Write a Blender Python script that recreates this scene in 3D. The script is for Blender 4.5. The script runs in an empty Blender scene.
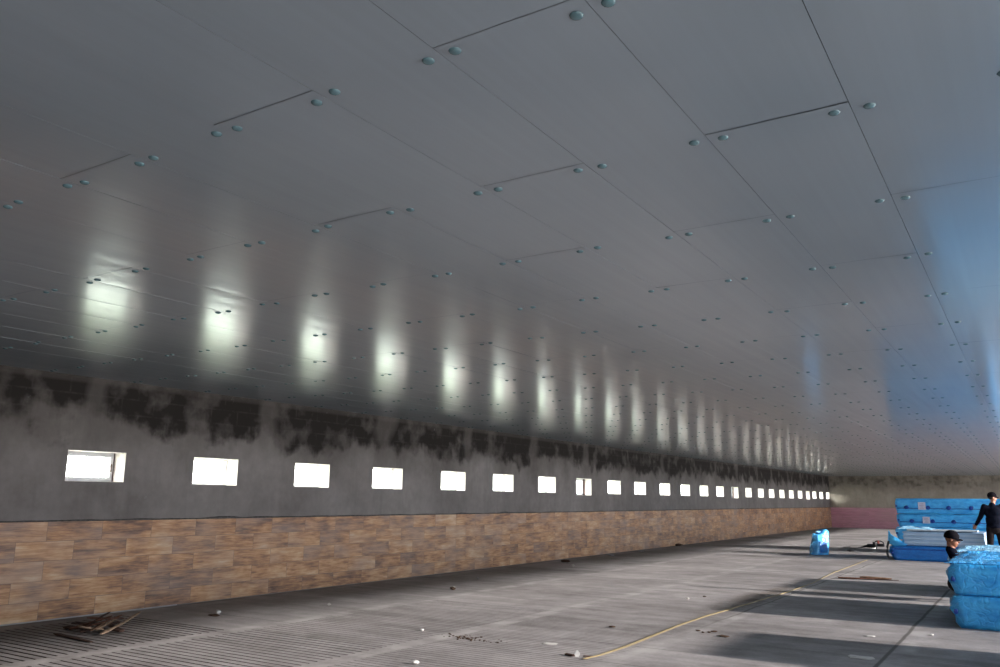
import bpy, bmesh, math, random
from mathutils import Vector, Matrix, noise
random.seed(7)
SC = bpy.context.scene
COL = SC.collection
PI = math.pi

# ------------------------------------------------------------------ camera model
F, PITCH, YAW, ROLL, EYE = 818.97, 0.19869, 0.56796, 0.009966, 1.55
def cam_axes():
    cp, sp = math.cos(PITCH), math.sin(PITCH); cy, sy = math.cos(YAW), math.sin(YAW)
    f = Vector((-sy*cp, cy*cp, sp)); r = Vector((cy, sy, 0)); u = r.cross(f)
    cr, sr = math.cos(ROLL), math.sin(ROLL)
    return cr*r + sr*u, -sr*r + cr*u, f
AX = cam_axes()
def ray(px, py):
    return (AX[0]*((px-500)/F) - AX[1]*((py-333.5)/F) + AX[2])
def ground(px, py, z=0.0):
    d = ray(px, py); t = (z-EYE)/d.z
    return Vector((t*d.x, t*d.y, z))
cam = bpy.data.objects.new('camera', bpy.data.cameras.new('camera')); COL.objects.link(cam)
cam.data.sensor_width = 36; cam.data.lens = F*36/1000; cam.data.clip_end = 500; cam.data.clip_start = 0.05
m = Matrix((AX[0], AX[1], -AX[2])).transposed().to_4x4(); m.translation = Vector((0, 0, EYE))
cam.matrix_world = m
SC.camera = cam

# ------------------------------------------------------------------ dimensions
WX, CZ, YE, YB, RX = -10.52, 3.10, 54.7, -6.0, 3.0      # left wall, ceiling, far end, near end, right side
TZ = 1.205
PAN, ROW, SEAM0, ROWY0 = 0.583, 1.175, -0.455, 2.15

# ------------------------------------------------------------------ mesh helpers
def tag(o, label=None, cat=None, group=None, kind=None):
    if label: o['label'] = label
    if cat: o['category'] = cat
    if group: o['group'] = group
    if kind: o['kind'] = kind
    return o
def link(name, me, parent=None, loc=None):
    o = bpy.data.objects.new(name, me); COL.objects.link(o)
    if loc is not None: o.location = loc
    if parent is not None: o.parent = parent
    return o
def empty(name, loc=(0, 0, 0), rz=0):
    o = bpy.data.objects.new(name, None); COL.objects.link(o); o.location = loc; o.rotation_euler.z = rz
    o.empty_display_size = 0.1
    return o
def finish(name, bm, mat, parent=None, loc=None, smooth=False):
    me = bpy.data.meshes.new(name)
    bm.normal_update(); bm.to_mesh(me); bm.free()
    for mm in (mat if isinstance(mat, (list, tuple)) else [mat]): me.materials.append(mm)
    if smooth:
        for p in me.polygons: p.use_smooth = True
    return link(name, me, parent, loc)
def box(bm, x0, x1, y0, y1, z0, z1, mi=0, bevel=0.0):
    vs = [bm.verts.new((x, y, z)) for x in (x0, x1) for y in (y0, y1) for z in (z0, z1)]
    fs = []
    for idx in ((0, 1, 3, 2), (4, 6, 7, 5), (0, 4, 5, 1), (2, 3, 7, 6), (0, 2, 6, 4), (1, 5, 7, 3)):
        f = bm.faces.new([vs[i] for i in idx]); f.material_index = mi; fs.append(f)
    if bevel > 0:
        es = list({e for f in fs for e in f.edges})
        bmesh.ops.bevel(bm, geom=es, offset=bevel, segments=2, affect='EDGES', profile=0.5)
    return vs
def quad(bm, pts, mi=0):
    f = bm.faces.new([bm.verts.new(p) for p in pts]); f.material_index = mi; return f
def capsule(bm, a, b, ra, rb, seg=14, flat=1.0, side=None):
    """tapered capsule from a to b; flat squashes it along the axis 'side'."""
    a, b = Vector(a), Vector(b); d = (b-a); L = d.length
    if L < 1e-6: d = Vector((0, 0, 1)); L = 1e-6
    d.normalize()
    s = Vector(side) if side is not None else (Vector((0, 0, 1)) if abs(d.z) < 0.9 else Vector((0, 1, 0)))
    s = (s - d*s.dot(d)).normalized(); t = d.cross(s)
    rings = []
    for k in range(5):
        an = -PI/2 + k*(PI/2)/4; rings.append((a + d*(math.sin(an)*ra), ra*math.cos(an)))
    for k in range(5):
        an = k*(PI/2)/4; rings.append((b + d*(math.sin(an)*rb), rb*math.cos(an)))
    prev = None
    for c, r in rings:
        r = max(r, 1e-4)
        cur = [bm.verts.new(c + (s*math.cos(2*PI*i/seg)*flat + t*math.sin(2*PI*i/seg))*r) for i in range(seg)]
        if prev:
            for i in range(seg): bm.faces.new((prev[i], prev[(i+1) % seg], cur[(i+1) % seg], cur[i]))
        else: bm.faces.new(cur[::-1])
        prev = cur
    bm.faces.new(prev)
def ellipsoid(bm, c, r, rot=None, seg=20, rings=12):
    M = Matrix.Translation(Vector(c))
    if rot is not None: M = M @ rot.to_4x4()
    M = M @ Matrix.Diagonal((r[0], r[1], r[2], 1))
    bmesh.ops.create_uvsphere(bm, u_segments=seg, v_segments=rings, radius=1, matrix=M)
def remesh(name, bm, mat, parent, voxel=0.012, smooth=4):
    me = bpy.data.meshes.new(name); bm.to_mesh(me); bm.free()
    o = bpy.data.objects.new('temp', me); COL.objects.link(o)
    r = o.modifiers.new('r', 'REMESH'); r.mode = 'VOXEL'; r.voxel_size = voxel
    s = o.modifiers.new('s', 'SMOOTH'); s.factor = 0.5; s.iterations = smooth
    dg = bpy.context.evaluated_depsgraph_get(); dg.update()
    new = bpy.data.meshes.new_from_object(o.evaluated_get(dg))
    bpy.data.objects.remove(o, do_unlink=True)
    new.name = name; new.materials.clear(); new.materials.append(mat)
    for p in new.polygons: p.use_smooth = True
    return link(name, new, parent)
def ribbon(bm, pts, r, seg=8):
    prev = None
    for i, p in enumerate(pts):
        p = Vector(p); d = (Vector(pts[min(i+1, len(pts)-1)]) - Vector(pts[max(i-1, 0)])).normalized()
        s = d.cross(Vector((0, 0, 1)));
        s = s.normalized() if s.length > 1e-4 else Vector((1, 0, 0))
        t = s.cross(d)
        cur = [bm.verts.new(p + (s*math.cos(2*PI*k/seg) + t*math.sin(2*PI*k/seg))*r) for k in range(seg)]
        if prev:
            for k in range(seg): bm.faces.new((prev[k], prev[(k+1) % seg], cur[(k+1) % seg], cur[k]))
        else: bm.faces.new(cur[::-1])
        prev = cur
    bm.faces.new(prev)

# ------------------------------------------------------------------ material helpers
class Mat:
    def __init__(s, name, rough=0.8, spec=0.5, color=(0.5, 0.5, 0.5)):
        s.m = bpy.data.materials.new(name); s.m.use_nodes = True; s.nt = s.m.node_tree
        s.b = s.nt.nodes['Principled BSDF']
        s.b.inputs['Roughness'].default_value = rough; s.b.inputs['Specular IOR Level'].default_value = spec
        s.b.inputs['Base Color'].default_value = (*color, 1)
        s._p = None
    def n(s, t, **kw):
        nd = s.nt.nodes.new(t)
        for k, v in kw.items(): setattr(nd, k, v)
        return nd
    def l(s, a, b): s.nt.links.new(a, b)
    def put(s, sock, v):
        if isinstance(v, (int, float)): sock.default_value = v
        elif isinstance(v, (tuple, list)):
            sock.default_value = (*v, 1) if len(v) == 3 and sock.type == 'RGBA' else v
        else: s.l(v, sock)
    def pos(s):
        if s._p is None: s._p = s.n('ShaderNodeTexCoord').outputs['Object']
        return s._p
    def xyz(s, v=None):
        x = s.n('ShaderNodeSeparateXYZ'); s.l(v or s.pos(), x.inputs[0]); return x.outputs
    def comb(s, x, y, z=0.0):
        c = s.n('ShaderNodeCombineXYZ'); s.put(c.inputs[0], x); s.put(c.inputs[1], y); s.put(c.inputs[2], z); return c.outputs[0]
    def mul(s, a, b): return s.math('MULTIPLY', a, b)
    def math(s, op, a, b=0.0, c=None):
        x = s.n('ShaderNodeMath', operation=op); s.put(x.inputs[0], a); s.put(x.inputs[1], b)
        if c is not None: s.put(x.inputs[2], c)
        return x.outputs[0]
    def scale(s, v, sc):
        x = s.n('ShaderNodeVectorMath', operation='MULTIPLY'); s.l(v, x.inputs[0]); x.inputs[1].default_value = sc; return x.outputs[0]
    def noise(s, sc, v=None, detail=3, rough=0.5, col=False):
        x = s.n('ShaderNodeTexNoise'); x.inputs['Scale'].default_value = sc; x.inputs['Detail'].default_value = detail
        x.inputs['Roughness'].default_value = rough; s.l(v or s.pos(), x.inputs['Vector']); return x.outputs['Color' if col else 'Fac']
    def rng(s, v, a, b, c=0.0, d=1.0, smooth=False):
        x = s.n('ShaderNodeMapRange'); x.clamp = True
        if smooth: x.interpolation_type = 'SMOOTHSTEP'
        s.put(x.inputs[0], v)
        for i, q in enumerate((a, b, c, d)): x.inputs[i+1].default_value = q
        return x.outputs[0]
    def mix(s, f, a, b, mode='MIX'):
        x = s.n('ShaderNodeMix', data_type='RGBA', blend_type=mode); s.put(x.inputs[0], f); s.put(x.inputs[6], a); s.put(x.inputs[7], b); return x.outputs[2]
    def ramp(s, f, stops):
        x = s.n('ShaderNodeValToRGB'); s.l(f, x.inputs[0]); e = x.color_ramp.elements
        while len(e) < len(stops): e.new(0.5)
        for el, (p, c) in zip(e, stops): el.position = p; el.color = (*c, 1)
        return x.outputs[0]
    def bump(s, h, st=0.3, dist=0.01):
        x = s.n('ShaderNodeBump'); x.inputs['Strength'].default_value = st; x.inputs['Distance'].default_value = dist
        s.l(h, x.inputs['Height']); s.l(x.outputs[0], s.b.inputs['Normal'])
    def base(s, v): s.put(s.b.inputs['Base Color'], v); return s
    def rough(s, v): s.put(s.b.inputs['Roughness'], v); return s

def simple(name, c, rough=0.7, spec=0.4, var=0.15, sc=6.0, bump=0.0):
    M = Mat(name, rough, spec)
    n = M.noise(sc)
    lo = tuple(x*(1-var) for x in c); hi = tuple(min(1, x*(1+var)) for x in c)
    M.base(M.mix(M.rng(n, .3, .7), lo, hi))
    if bump: M.bump(n, bump)
    return M.m

# --- floor concrete
def floor_mat():
    M = Mat('floor_concrete', 0.75, 0.4)
    p = M.pos(); X, Y, Z = M.xyz()
    cx = M.math('FLOOR', M.math('DIVIDE', M.math('ADD', X, 10.3), 2.25)); cy = M.math('FLOOR', M.math('DIVIDE', M.math('ADD', Y, 0.65), 0.98))
    wn = M.n('ShaderNodeTexWhiteNoise', noise_dimensions='2D'); M.l(M.comb(cx, cy), wn.inputs['Vector'])
    slab = M.rng(wn.outputs['Value'], 0, 1, -0.5, 0.5)
    big = M.noise(0.45, detail=4, rough=.6); mid = M.noise(3.0, detail=5, rough=.65); fine = M.noise(28, detail=3)
    streak = M.noise(1.0, M.scale(p, (0.5, 5.0, 1)), detail=4)
    v = M.math('ADD', M.mul(big, .55), M.mul(mid, .35)); v = M.math('ADD', v, M.mul(fine, .15)); v = M.math('ADD', v, M.mul(streak, .3))
    v = M.math('ADD', v, M.mul(slab, .10))
    c = M.ramp(M.rng(v, .5, .88), [(0, (.13, .118, .116)), (.5, (.25, .232, .231)), (1, (.40, .375, .37))])
    # pale dusty strips over the slab ends
    fx = M.math('FRACT', M.math('DIVIDE', M.math('ADD', X, 10.3), 2.25)); e = M.math('ABSOLUTE', M.math('SUBTRACT', fx, 0.5))
    dust = M.mul(M.rng(e, .43, .475, smooth=True), M.rng(M.noise(1.7, detail=4), .42, .62))
    c = M.mix(M.mul(dust, .55), c, (.43, .41, .40))
    # joints across (every slab) and along (slab ends)
    fy = M.math('FRACT', M.math('DIVIDE', M.math('ADD', Y, 0.65), 0.98))
    jy = M.math('LESS_THAN', M.math('ABSOLUTE', M.math('SUBTRACT', fy, 0.5)), 0.0085)
    jy = M.mul(jy, M.rng(M.noise(0.8, M.scale(p, (.6, .6, 1)), detail=2), .44, .54))
    c = M.mix(M.mul(jy, .8), c, (.055, .05, .048))
    crack = M.math('ABSOLUTE', M.math('SUBTRACT', X, M.math('ADD', -1.44, M.mul(M.noise(1.2), .05))))
    c = M.mix(M.mul(M.rng(crack, .012, .028, 1, 0), .85), c, (.05, .042, .038))
    crack2 = M.math('ABSOLUTE', M.math('SUBTRACT', X, M.math('ADD', -3.66, M.mul(M.noise(1.3), .1))))
    c = M.mix(M.mul(M.rng(crack2, .006, .03, 1, 0), M.rng(Y, 9.5, 12, 0.0, .75)), c, (.075, .065, .06))
    # brown earthy dirt beside the yellow line
    q = M.math('ADD', M.mul(M.math('ABSOLUTE', M.math('ADD', X, 3.95)), 1.3), M.mul(M.math('ABSOLUTE', M.math('SUBTRACT', Y, 14.2)), .16))
    q = M.math('ADD', q, M.mul(M.noise(3.5, detail=5, rough=.7), 1.0))
    c = M.mix(M.rng(q, 1.15, .55, 0, .75), c, (.10, .072, .05))
    # shaded strip along the wall, painted darker into the floor colour
    w = M.math('ADD', X, M.mul(M.noise(1.2, detail=3), .9))
    c = M.mix(M.rng(w, -8.6, -9.5, 0, .3, smooth=True), c, (.105, .105, .10))
    st = M.rng(M.noise(1.9, detail=5, rough=.7), .63, .72); c = M.mix(M.mul(st, .5), c, (.11, .10, .095))
    M.base(c)
    h = M.math('ADD', mid, M.mul(fine, .35)); M.bump(h, .35, .008)
    return M.m

def tile_mat(pink=False):
    M = Mat('pink_board' if pink else 'wood_look_tile', 0.42, 0.45)
    p = M.pos(); X, Y, Z = M.xyz(); U = X if pink else Y
    uv = M.comb(M.math('ADD', U, 20.37), M.math('ADD', Z, 10*0.241 + 0.0))
    br = M.n('ShaderNodeTexBrick'); M.l(uv, br.inputs['Vector']); br.offset = .5; br.offset_frequency = 2
    br.inputs['Scale'].default_value = 1; br.inputs['Brick Width'].default_value = .74 if not pink else 3.0; br.inputs['Row Height'].default_value = .241
    br.inputs['Mortar Size'].default_value = .0028; br.inputs['Mortar Smooth'].default_value = .1
    br.inputs['Color1'].default_value = (0, 0, 0, 1); br.inputs['Color2'].default_value = (1, 1, 1, 1); br.inputs['Mortar'].default_value = (.5, .5, .5, 1)
    br.inputs['Bias'].default_value = 0
    t = M.xyz(br.outputs['Color'])[0]
    # shift the grain per tile
    off = M.mul(t, 37.0)
    gv = M.comb(M.math('ADD', U, off), M.math('ADD', M.mul(Z, 1.0), off), M.mul(off, .3))
    g1 = M.noise(1.0, M.scale(gv, (2.2, 13, 1)), detail=6, rough=.62); g2 = M.noise(1.0, M.scale(gv, (5, 60, 1)), detail=4, rough=.6)
    g3 = M.noise(2.4, gv, detail=3)
    if pink:
        c = M.mix(t, (.52, .22, .29), (.60, .30, .36)); c = M.mix(M.rng(g1, .35, .7, 0, .5), c, (.30, .15, .18))
    else:
        v = M.math('ADD', M.mul(M.math('SUBTRACT', g1, .5), .9), M.mul(g2, .45)); v = M.math('ADD', v, .30); v = M.math('ADD', v, M.mul(M.math('SUBTRACT', g3, .5), .5))
        v = M.math('ADD', v, M.mul(M.math('SUBTRACT', t, .5), .14))
        c = M.ramp(M.rng(v, .26, .80), [(0, (.11, .055, .035)), (.28, (.27, .135, .075)), (.5, (.45, .225, .105)), (.72, (.57, .33, .175)), (1, (.66, .46, .30))])
        grey = M.rng(M.noise(1.1, M.scale(gv, (.9, 2.5, 1)), detail=3), .46, .66); c = M.mix(M.mul(grey, .45), c, (.36, .27, .23))
    f = br.outputs['Fac']
    c = M.mix(M.mul(f, .75), c, (.12, .09, .075) if not pink else (.2, .09, .11))
    # dusty blotches
    c = M.mix(M.rng(M.noise(.9, detail=4), .52, .78, 0, .35), c, (.36, .28, .23))
    M.base(c); M.rough(M.rng(g1, .3, .7, .35, .6)); M.bump(M.math('SUBTRACT', M.mul(g2, .15), f), .25, .003)
    return M.m

def plaster_mat(end=False):
    M = Mat('wall_plaster', 0.88, 0.25)
    p = M.pos(); X, Y, Z = M.xyz(); U = X if end else Y
    n1 = M.noise(.9, detail=5, rough=.6); n2 = M.noise(7, detail=5, rough=.65)
    base = (.24, .205, .17) if end else (.165, .146, .138)
    lite = (.36, .315, .265) if end else (.265, .24, .23)
    c = M.mix(M.rng(M.math('ADD', M.mul(n1, .7), M.mul(n2, .3)), .35, .66), base, lite)
    # vertical wash
    vs = M.noise(1.0, M.scale(p, (3.2 if end else 1, 3.2, .55)), detail=5, rough=.65)
    c = M.mix(M.rng(vs, .5, .75, 0, .35), c, (.10, .09, .085))
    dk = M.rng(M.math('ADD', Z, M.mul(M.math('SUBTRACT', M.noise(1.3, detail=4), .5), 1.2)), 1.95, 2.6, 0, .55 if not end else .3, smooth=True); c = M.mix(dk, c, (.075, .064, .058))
    # damp stain: ragged dark band under the ceiling, with drips, interrupted by dry strips
    edge = M.noise(1.0, M.scale(p, (1.3 if end else 1, 1.3, 1.3)), detail=5, rough=.55)
    drip = M.noise(1.0, M.scale(p, (5 if end else 1, 5, .8)), detail=4, rough=.6)
    lvl = M.math('ADD', Z, M.math('ADD', M.mul(M.math('SUBTRACT', edge, .5), -1.5), M.mul(M.math('SUBTRACT', drip, .5), -.28)))
    wet = M.rng(lvl, 2.34, 2.64, smooth=True)
    fr = M.math('FRACT', M.math('DIVIDE', M.math('ADD', U, M.mul(M.noise(.5), 1.4)), 2.9))
    gap = M.rng(M.math('ABSOLUTE', M.math('SUBTRACT', fr, .5)), .03, .075)
    gap = M.math('MAXIMUM', M.rng(gap, 0, 1, .5, 1), M.rng(M.noise(1.1), .55, .4))
    wet = M.mul(wet, gap); wet = M.mul(wet, M.rng(M.noise(2.2, detail=4), .34, .5, .45, 1))
    if end: wet = M.mul(wet, M.rng(M.noise(3.0, detail=5), .42, .6, .1, .75))
    top = M.rng(Z, 3.04, 3.0, .75, 1); wet = M.mul(wet, top)
    c = M.mix(wet, c, (.020, .016, .014) if not end else (.07, .06, .045))
    # faint block courses showing through
    br = M.n('ShaderNodeTexBrick'); M.l(M.comb(U, Z), br.inputs['Vector']); br.inputs['Scale'].default_value = 1
    br.inputs['Brick Width'].default_value = .5; br.inputs['Row Height'].default_value = .22; br.inputs['Mortar Size'].default_value = .02; br.inputs['Mortar Smooth'].default_value = 1
    c = M.mix(M.mul(br.outputs['Fac'], M.mul(M.rng(n2, .4, .6), M.rng(Z, 2.25, 2.5, .04, .14))), c, (.14, .125, .118))
    spots = M.rng(M.noise(5, detail=6, rough=.75), .66, .74); c = M.mix(M.mul(spots, M.rng(Z, 1.9, 1.2, .25, .6)), c, (.27, .26, .255))
    M.base(c); M.bump(n2, .35, .01)
    return M.m

def ceiling_mat():
    M = Mat('ceiling_sheet', 0.2, .8)
    p = M.pos(); X, Y, Z = M.xyz()
    n = M.noise(.7, detail=3); c = M.mix(M.rng(n, .3, .7), (.17, .215, .26), (.205, .25, .295))
    rib = M.noise(1.0, M.scale(p, (30, .25, 1)), detail=3); c = M.mix(M.rng(rib, .35, .65, 0, .2), c, (.155, .185, .21))
    # greyish joint lines along and across the sheets
    M.base(c)
    M.rough(M.rng(M.noise(1.0, M.scale(p, (12, .5, 1)), detail=3), .3, .7, .285, .33))
    M.b.inputs['Coat Weight'].default_value = .75; M.b.inputs['Coat Roughness'].default_value = .165; M.b.inputs['Coat IOR'].default_value = 1.5
    wav = M.noise(1.0, M.scale(p, (7, .6, 1)), detail=1)
    tr = M.noise(1.0, M.scale(p, (1.0, 16, 1)), detail=2); k = M.rng(M.noise(.9, detail=1), .48, .62)
    h = M.math('ADD', M.mul(wav, .8), M.mul(M.mul(tr, k), .16))
    M.bump(h, .25, .004)
    return M.m

def wrap_mat(name, dark=(.012, .21, .60), light=(.07, .46, .88), rough=.28, bump=.5, sc=7.0):
    M = Mat(name, rough, 0.6)
    p = M.pos()
    a = M.noise(sc, M.scale(p, (.55, 1, 1.3)), detail=5, rough=.62); b = M.noise(sc*3.2, detail=4, rough=.6)
    c = M.mix(M.rng(a, .32, .68), dark, light)
    M.base(M.mix(M.rng(b, .62, .8, 0, .35), c, (.35, .75, .98)))
    vz = M.n('ShaderNodeTexVoronoi', feature='DISTANCE_TO_EDGE'); vz.inputs['Scale'].default_value = sc*.8
    wv = M.n('ShaderNodeVectorMath', operation='ADD'); M.l(p, wv.inputs[0]); M.l(M.scale(M.noise(sc*.5, col=True), (.5, .5, .5)), wv.inputs[1])
    M.l(wv.outputs[0], vz.inputs['Vector'])
    h = M.math('ADD', M.mul(a, .8), M.mul(M.rng(vz.outputs[0], 0, .12), .35)); M.bump(M.math('ADD', h, M.mul(b, .25)), bump, .03)
    M.b.inputs['Subsurface Weight'].default_value = 0.0
    return M.m

FLOOR = floor_mat(); TILE = tile_mat(); PINK = tile_mat(True); PLASTER = plaster_mat(); PLASTER_END = plaster_mat(True); CEIL = ceiling_mat()
SLOT = simple('slot_dirt_shade', (.085, .075, .07), .95, .1)  # dirty slots, coloured darker to stand for the shade deep in the gaps
MORTAR = simple('dark_mortar', (.09, .083, .08), .95, .2, .4, 20, .4)
REVEAL = simple('white_reveal', (.72, .66, .63), .6, .4, .06, 5)
FRAME = simple('grey_window_frame', (.50, .50, .52), .45, .4, .08, 10)
FRAMEW = simple('white_window_frame', (.82, .82, .82), .35, .5, .03)
RUBBER = simple('brown_gasket', (.10, .06, .05), .7, .3)
CAPM = simple('teal_cap', (.075, .145, .17), .25, .6, .1)
WRAP = wrap_mat('blue_film', (.015, .26, .66), (.08, .50, .88)); WRAP2 = wrap_mat('blue_film_glossy', (.015, .24, .62), (.10, .47, .84), .2, .9, 9)
WRAPD = wrap_mat('blue_film_deep', (.004, .11, .42), (.01, .2, .6), .3, .4, 8)
WRAPL = wrap_mat('blue_film_pale', (.16, .45, .74), (.42, .74, .95), .22, .8, 9)
TAPE = simple('blue_tape', (.004, .045, .30), .35, .5, .2)
PAPER = simple('label_paper', (.62, .58, .66), .8, .2, .06, 30)
CONC = simple('post_concrete', (.30, .29, .28), .85, .3, .2, 3, .3)
GLASS = Mat('window_glass', 0.02, 0.5, (1, 1, 1)); GLASS.b.inputs['Transmission Weight'].default_value = 1; GLASS.b.inputs['IOR'].default_value = 1.02; GLASS = GLASS.m

# ================================================================== THE SETTING
# ---- floor: slotted concrete slabs near the wall, plain slabs elsewhere
bm = bmesh.new()
Z0 = 0.0
def flat(x0, x1, y0, y1): quad(bm, [(x0, y0, 0), (x1, y0, 0), (x1, y1, 0), (x0, y1, 0)])
def slotted(x0, x1, y0, y1, w, pitch=.14):
    mx = .12
    flat(x0, x0+mx, y0, y1); flat(x1-mx, x1, y0, y1)
    y = y0; a, b = x0+mx, x1-mx
    while y < y1-1e-6:
        n = min(y+pitch, y1); g = min(y+w, n)
        d = -.035
        quad(bm, [(a, y, d), (b, y, d), (b, g, d), (a, g, d)], 1)
        quad(bm, [(a, y, 0), (b, y, 0), (b, y, d), (a, y, d)], 1); quad(bm, [(b, g, 0), (a, g, 0), (a, g, d), (b, g, d)], 1)
        quad(bm, [(a, g, 0), (a, y, 0), (a, y, d), (a, g, d)], 1); quad(bm, [(b, y, 0), (b, g, 0), (b, g, d), (b, y, d)], 1)
        flat(a, b, g, n); y = n
S1, S2, S3, S4 = -10.30, -8.05, -5.80, -3.60
flat(WX-.1, S1, YB, YE+.1)
slotted(S1, S2, YB, 6.9, .026, .105); flat(S1, S2, 6.9, YE+.1)
slotted(S2, S3, YB, 7.1, .020, .105); slotted(S2, S3, 7.1, 10.68, .012, .105); flat(S2, S3, 10.68, YE+.1)
slotted(S3, S4, YB, 10.2, .008, .09); flat(S3, S4, 10.2, YE+.1)
flat(S4, RX+.5, YB, YE+.1)
tag(finish('floor', bm, [FLOOR, SLOT]), 'grey concrete slab floor with slots along the tiled wall', 'floor', kind='structure')

# ---- ceiling: long narrow sheets, staggered end joints
bm = bmesh.new()
k0, k1 = int((SEAM0-WX)/PAN)+1, -int((RX+.4-SEAM0)/PAN)-1
for k in range(k1, k0+1):
    xa, xb = SEAM0-PAN*(k+1), SEAM0-PAN*k
    xa_, xb_ = max(xa, WX-.3), min(xb, RX+.4)
    y = ROWY0-.07 + (0 if k % 2 == 1 else ROW) - 2*ROW*5
    while y < YE:
        ya, yb = y, y+2*ROW; y = yb
        if yb < YB: continue
        ya, yb = max(ya, YB-.1), min(yb, YE+.1)
        g = .0013; tx, ty = random.gauss(0, .0022), random.gauss(0, .0006); bow = random.uniform(.0007, .0014); dz = random.uniform(-.0012, .0012)
        xs = [xa_+g] + [xa_+g+(xb_-xa_-2*g)*i/12 for i in range(1, 12)] + [xb_-g]
        def zz(x, yy):
            u = (x-xa)/(xb-xa); return CZ + .0 + dz*.5 + tx*(x-(xa+xb)/2) + ty*(yy-(ya+yb)/2)*.4 - bow*abs(math.sin(2*PI*min(max(u, 0), 1)))
        for r0, r1 in ((ya+.0028, (ya+yb)/2), ((ya+yb)/2, yb-.0028)):
            A = [bm.verts.new((x, r0, zz(x, r0))) for x in xs]; B = [bm.verts.new((x, r1, zz(x, r1))) for x in xs]
            for i in range(len(xs)-1): bm.faces.new((A[i], B[i], B[i+1], A[i+1])).smooth = True
            for e in (0, -1):   # folded edges up into the groove
                va, vb = A[e], B[e]
                la, lb = bm.verts.new(va.co), bm.verts.new(vb.co)
                ua, ub = bm.verts.new(va.co+Vector((0, 0, .02))), bm.verts.new(vb.co+Vector((0, 0, .02)))
                bm.faces.new((la, lb, ub, ua)).material_index = 1
box(bm, WX-.3, RX+.4, YB-.1, YE+.1, CZ+.015, CZ+.12, 1)
ceil = tag(finish('ceiling', bm, [CEIL, simple('groove', (.17, .185, .21), .8)]), 'low glossy grey sheet metal ceiling with paired round caps', 'ceiling', kind='structure')
# caps in pairs either side of each long seam
def cap_bm(bm, c, r=.0235, h=.0115, seg=12):
    prev = None
    for j, (rr, zz_) in enumerate(((1.0, 0), (1.0, .22), (.86, .6), (.55, .88), (.2, 1.0))):
        cur = [bm.verts.new((c[0]+rr*r*math.cos(2*PI*i/seg), c[1]+rr*r*math.sin(2*PI*i/seg), c[2]-zz_*h)) for i in range(seg)]
        if prev:
            for i in range(seg): bm.faces.new((prev[(i+1) % seg], prev[i], cur[i], cur[(i+1) % seg])).smooth = True
        prev = cur
    bm.faces.new(prev[::-1])
caps = []
for n in range(-2, 46):
    for k in range(k1, k0+1):
        for s in (-.062, .062):
            x, y = SEAM0-PAN*k+s+random.uniform(-.006, .006), ROWY0+ROW*n+random.uniform(-.02, .02)
            if WX+.05 < x < RX and y < YE-.1: caps.append((x, y))
def in_view(c):
    d = Vector((c[0], c[1], CZ-EYE)); z = d.dot(AX[2])
    if z < .2: return False
    u, v = 500+F*d.dot(AX[0])/z, 333.5-F*d.dot(AX[1])/z
    return 0 <= u <= 1000 and 0 <= v <= 667
caps.sort(key=lambda c: (not in_view(c), c[0]**2+c[1]**2))
cb = bmesh.new(); cap_bm(cb, (0, 0, 0)); cme = bpy.data.meshes.new('screw_cap'); cb.to_mesh(cme); cb.free(); cme.materials.append(CAPM)
for c in caps[:100]: link('screw_cap', cme, ceil, (c[0], c[1], CZ))
bm = bmesh.new()
for c in caps[100:]: cap_bm(bm, (c[0], c[1], CZ), seg=8)
tag(finish('small_screw_caps', bm, CAPM, ceil), kind='stuff')

# ---- left wall with its row of little windows
W1, WP, WW = 6.06, 1.988, .83
wins = []
EDGE = [6.06, 8.00, 10.04, 12.03, 14.22, 16.25, 18.37, 20.47, 22.50, 24.46, 26.61, 28.61, 30.64, 32.60, 34.60, 36.60, 38.59, 40.49, 42.46, 44.40, 46.38, 48.25, 49.90, 51.78, 53.64]
for i in range(25):
    y0 = EDGE[i] if i >= 0 else 6.06+2.0*i
    wd = .83 + max(0, i)*.0035 + (.06 if i > 2 else 0)
    tall = i in (0, 7, 14, 21)
    z0, z1 = (1.705, 2.115) if not tall else (1.655 if i else 1.715, 2.12)
    if tall and i: wd = .93
    wins.append((i, y0, y0+wd, z0, z1, tall))
bm = bmesh.new(); XO = WX-.32
box(bm, XO, WX, YB-.3, YE+.3, 0, 1.60); box(bm, XO, WX, YB-.3, YE+.3, 2.20, CZ+.1)
prev = YB-.3
for i, y0, y1, z0, z1, tall in wins:
    box(bm, XO, WX, prev, y0, 1.60, 2.20); box(bm, XO, WX, y0, y1, 1.60, z0); box(bm, XO, WX, y0, y1, z1, 2.20); prev = y1
box(bm, XO, WX, prev, YE+.3, 1.60, 2.20)
tag(finish('wall_left', bm, PLASTER), 'long plastered left wall, damp stained under the ceiling, with small windows', 'wall', kind='structure')
# tiled wainscot, its mortar bead and the pale strip under it
bm = bmesh.new(); box(bm, WX, WX+.014, YB, YE, .012, TZ)
tag(finish('trim_1', bm, TILE), 'wood look plank tiles facing the lower left wall', 'wall tiles', kind='structure')
bm = bmesh.new()
y = YB; prev = None
while y < YE:
    h = .016+.012*noise.noise(Vector((y*2.3, 0, 0)))+.05*max(0, noise.noise(Vector((y*1.1, 5, 0)))-.25)+random.uniform(0, .004)
    d = .022+.012*noise.noise(Vector((y*3, 9, 0)))
    cur = [bm.verts.new(v) for v in ((WX, y, TZ), (WX+d, y, TZ), (WX+d*.8, y, TZ+h*.6), (WX, y, TZ+h))]
    if prev:
        for k in range(4): bm.faces.new((prev[k], cur[k], cur[(k+1) % 4], prev[(k+1) % 4]))
    prev = cur; y += .06
tag(finish('trim_2', bm, MORTAR), 'ragged dark mortar bead along the top of the plank tiles', 'mortar', kind='structure')
bm = bmesh.new(); box(bm, WX+.0, WX+.022, YB, 7.9, 0, .016)
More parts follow.
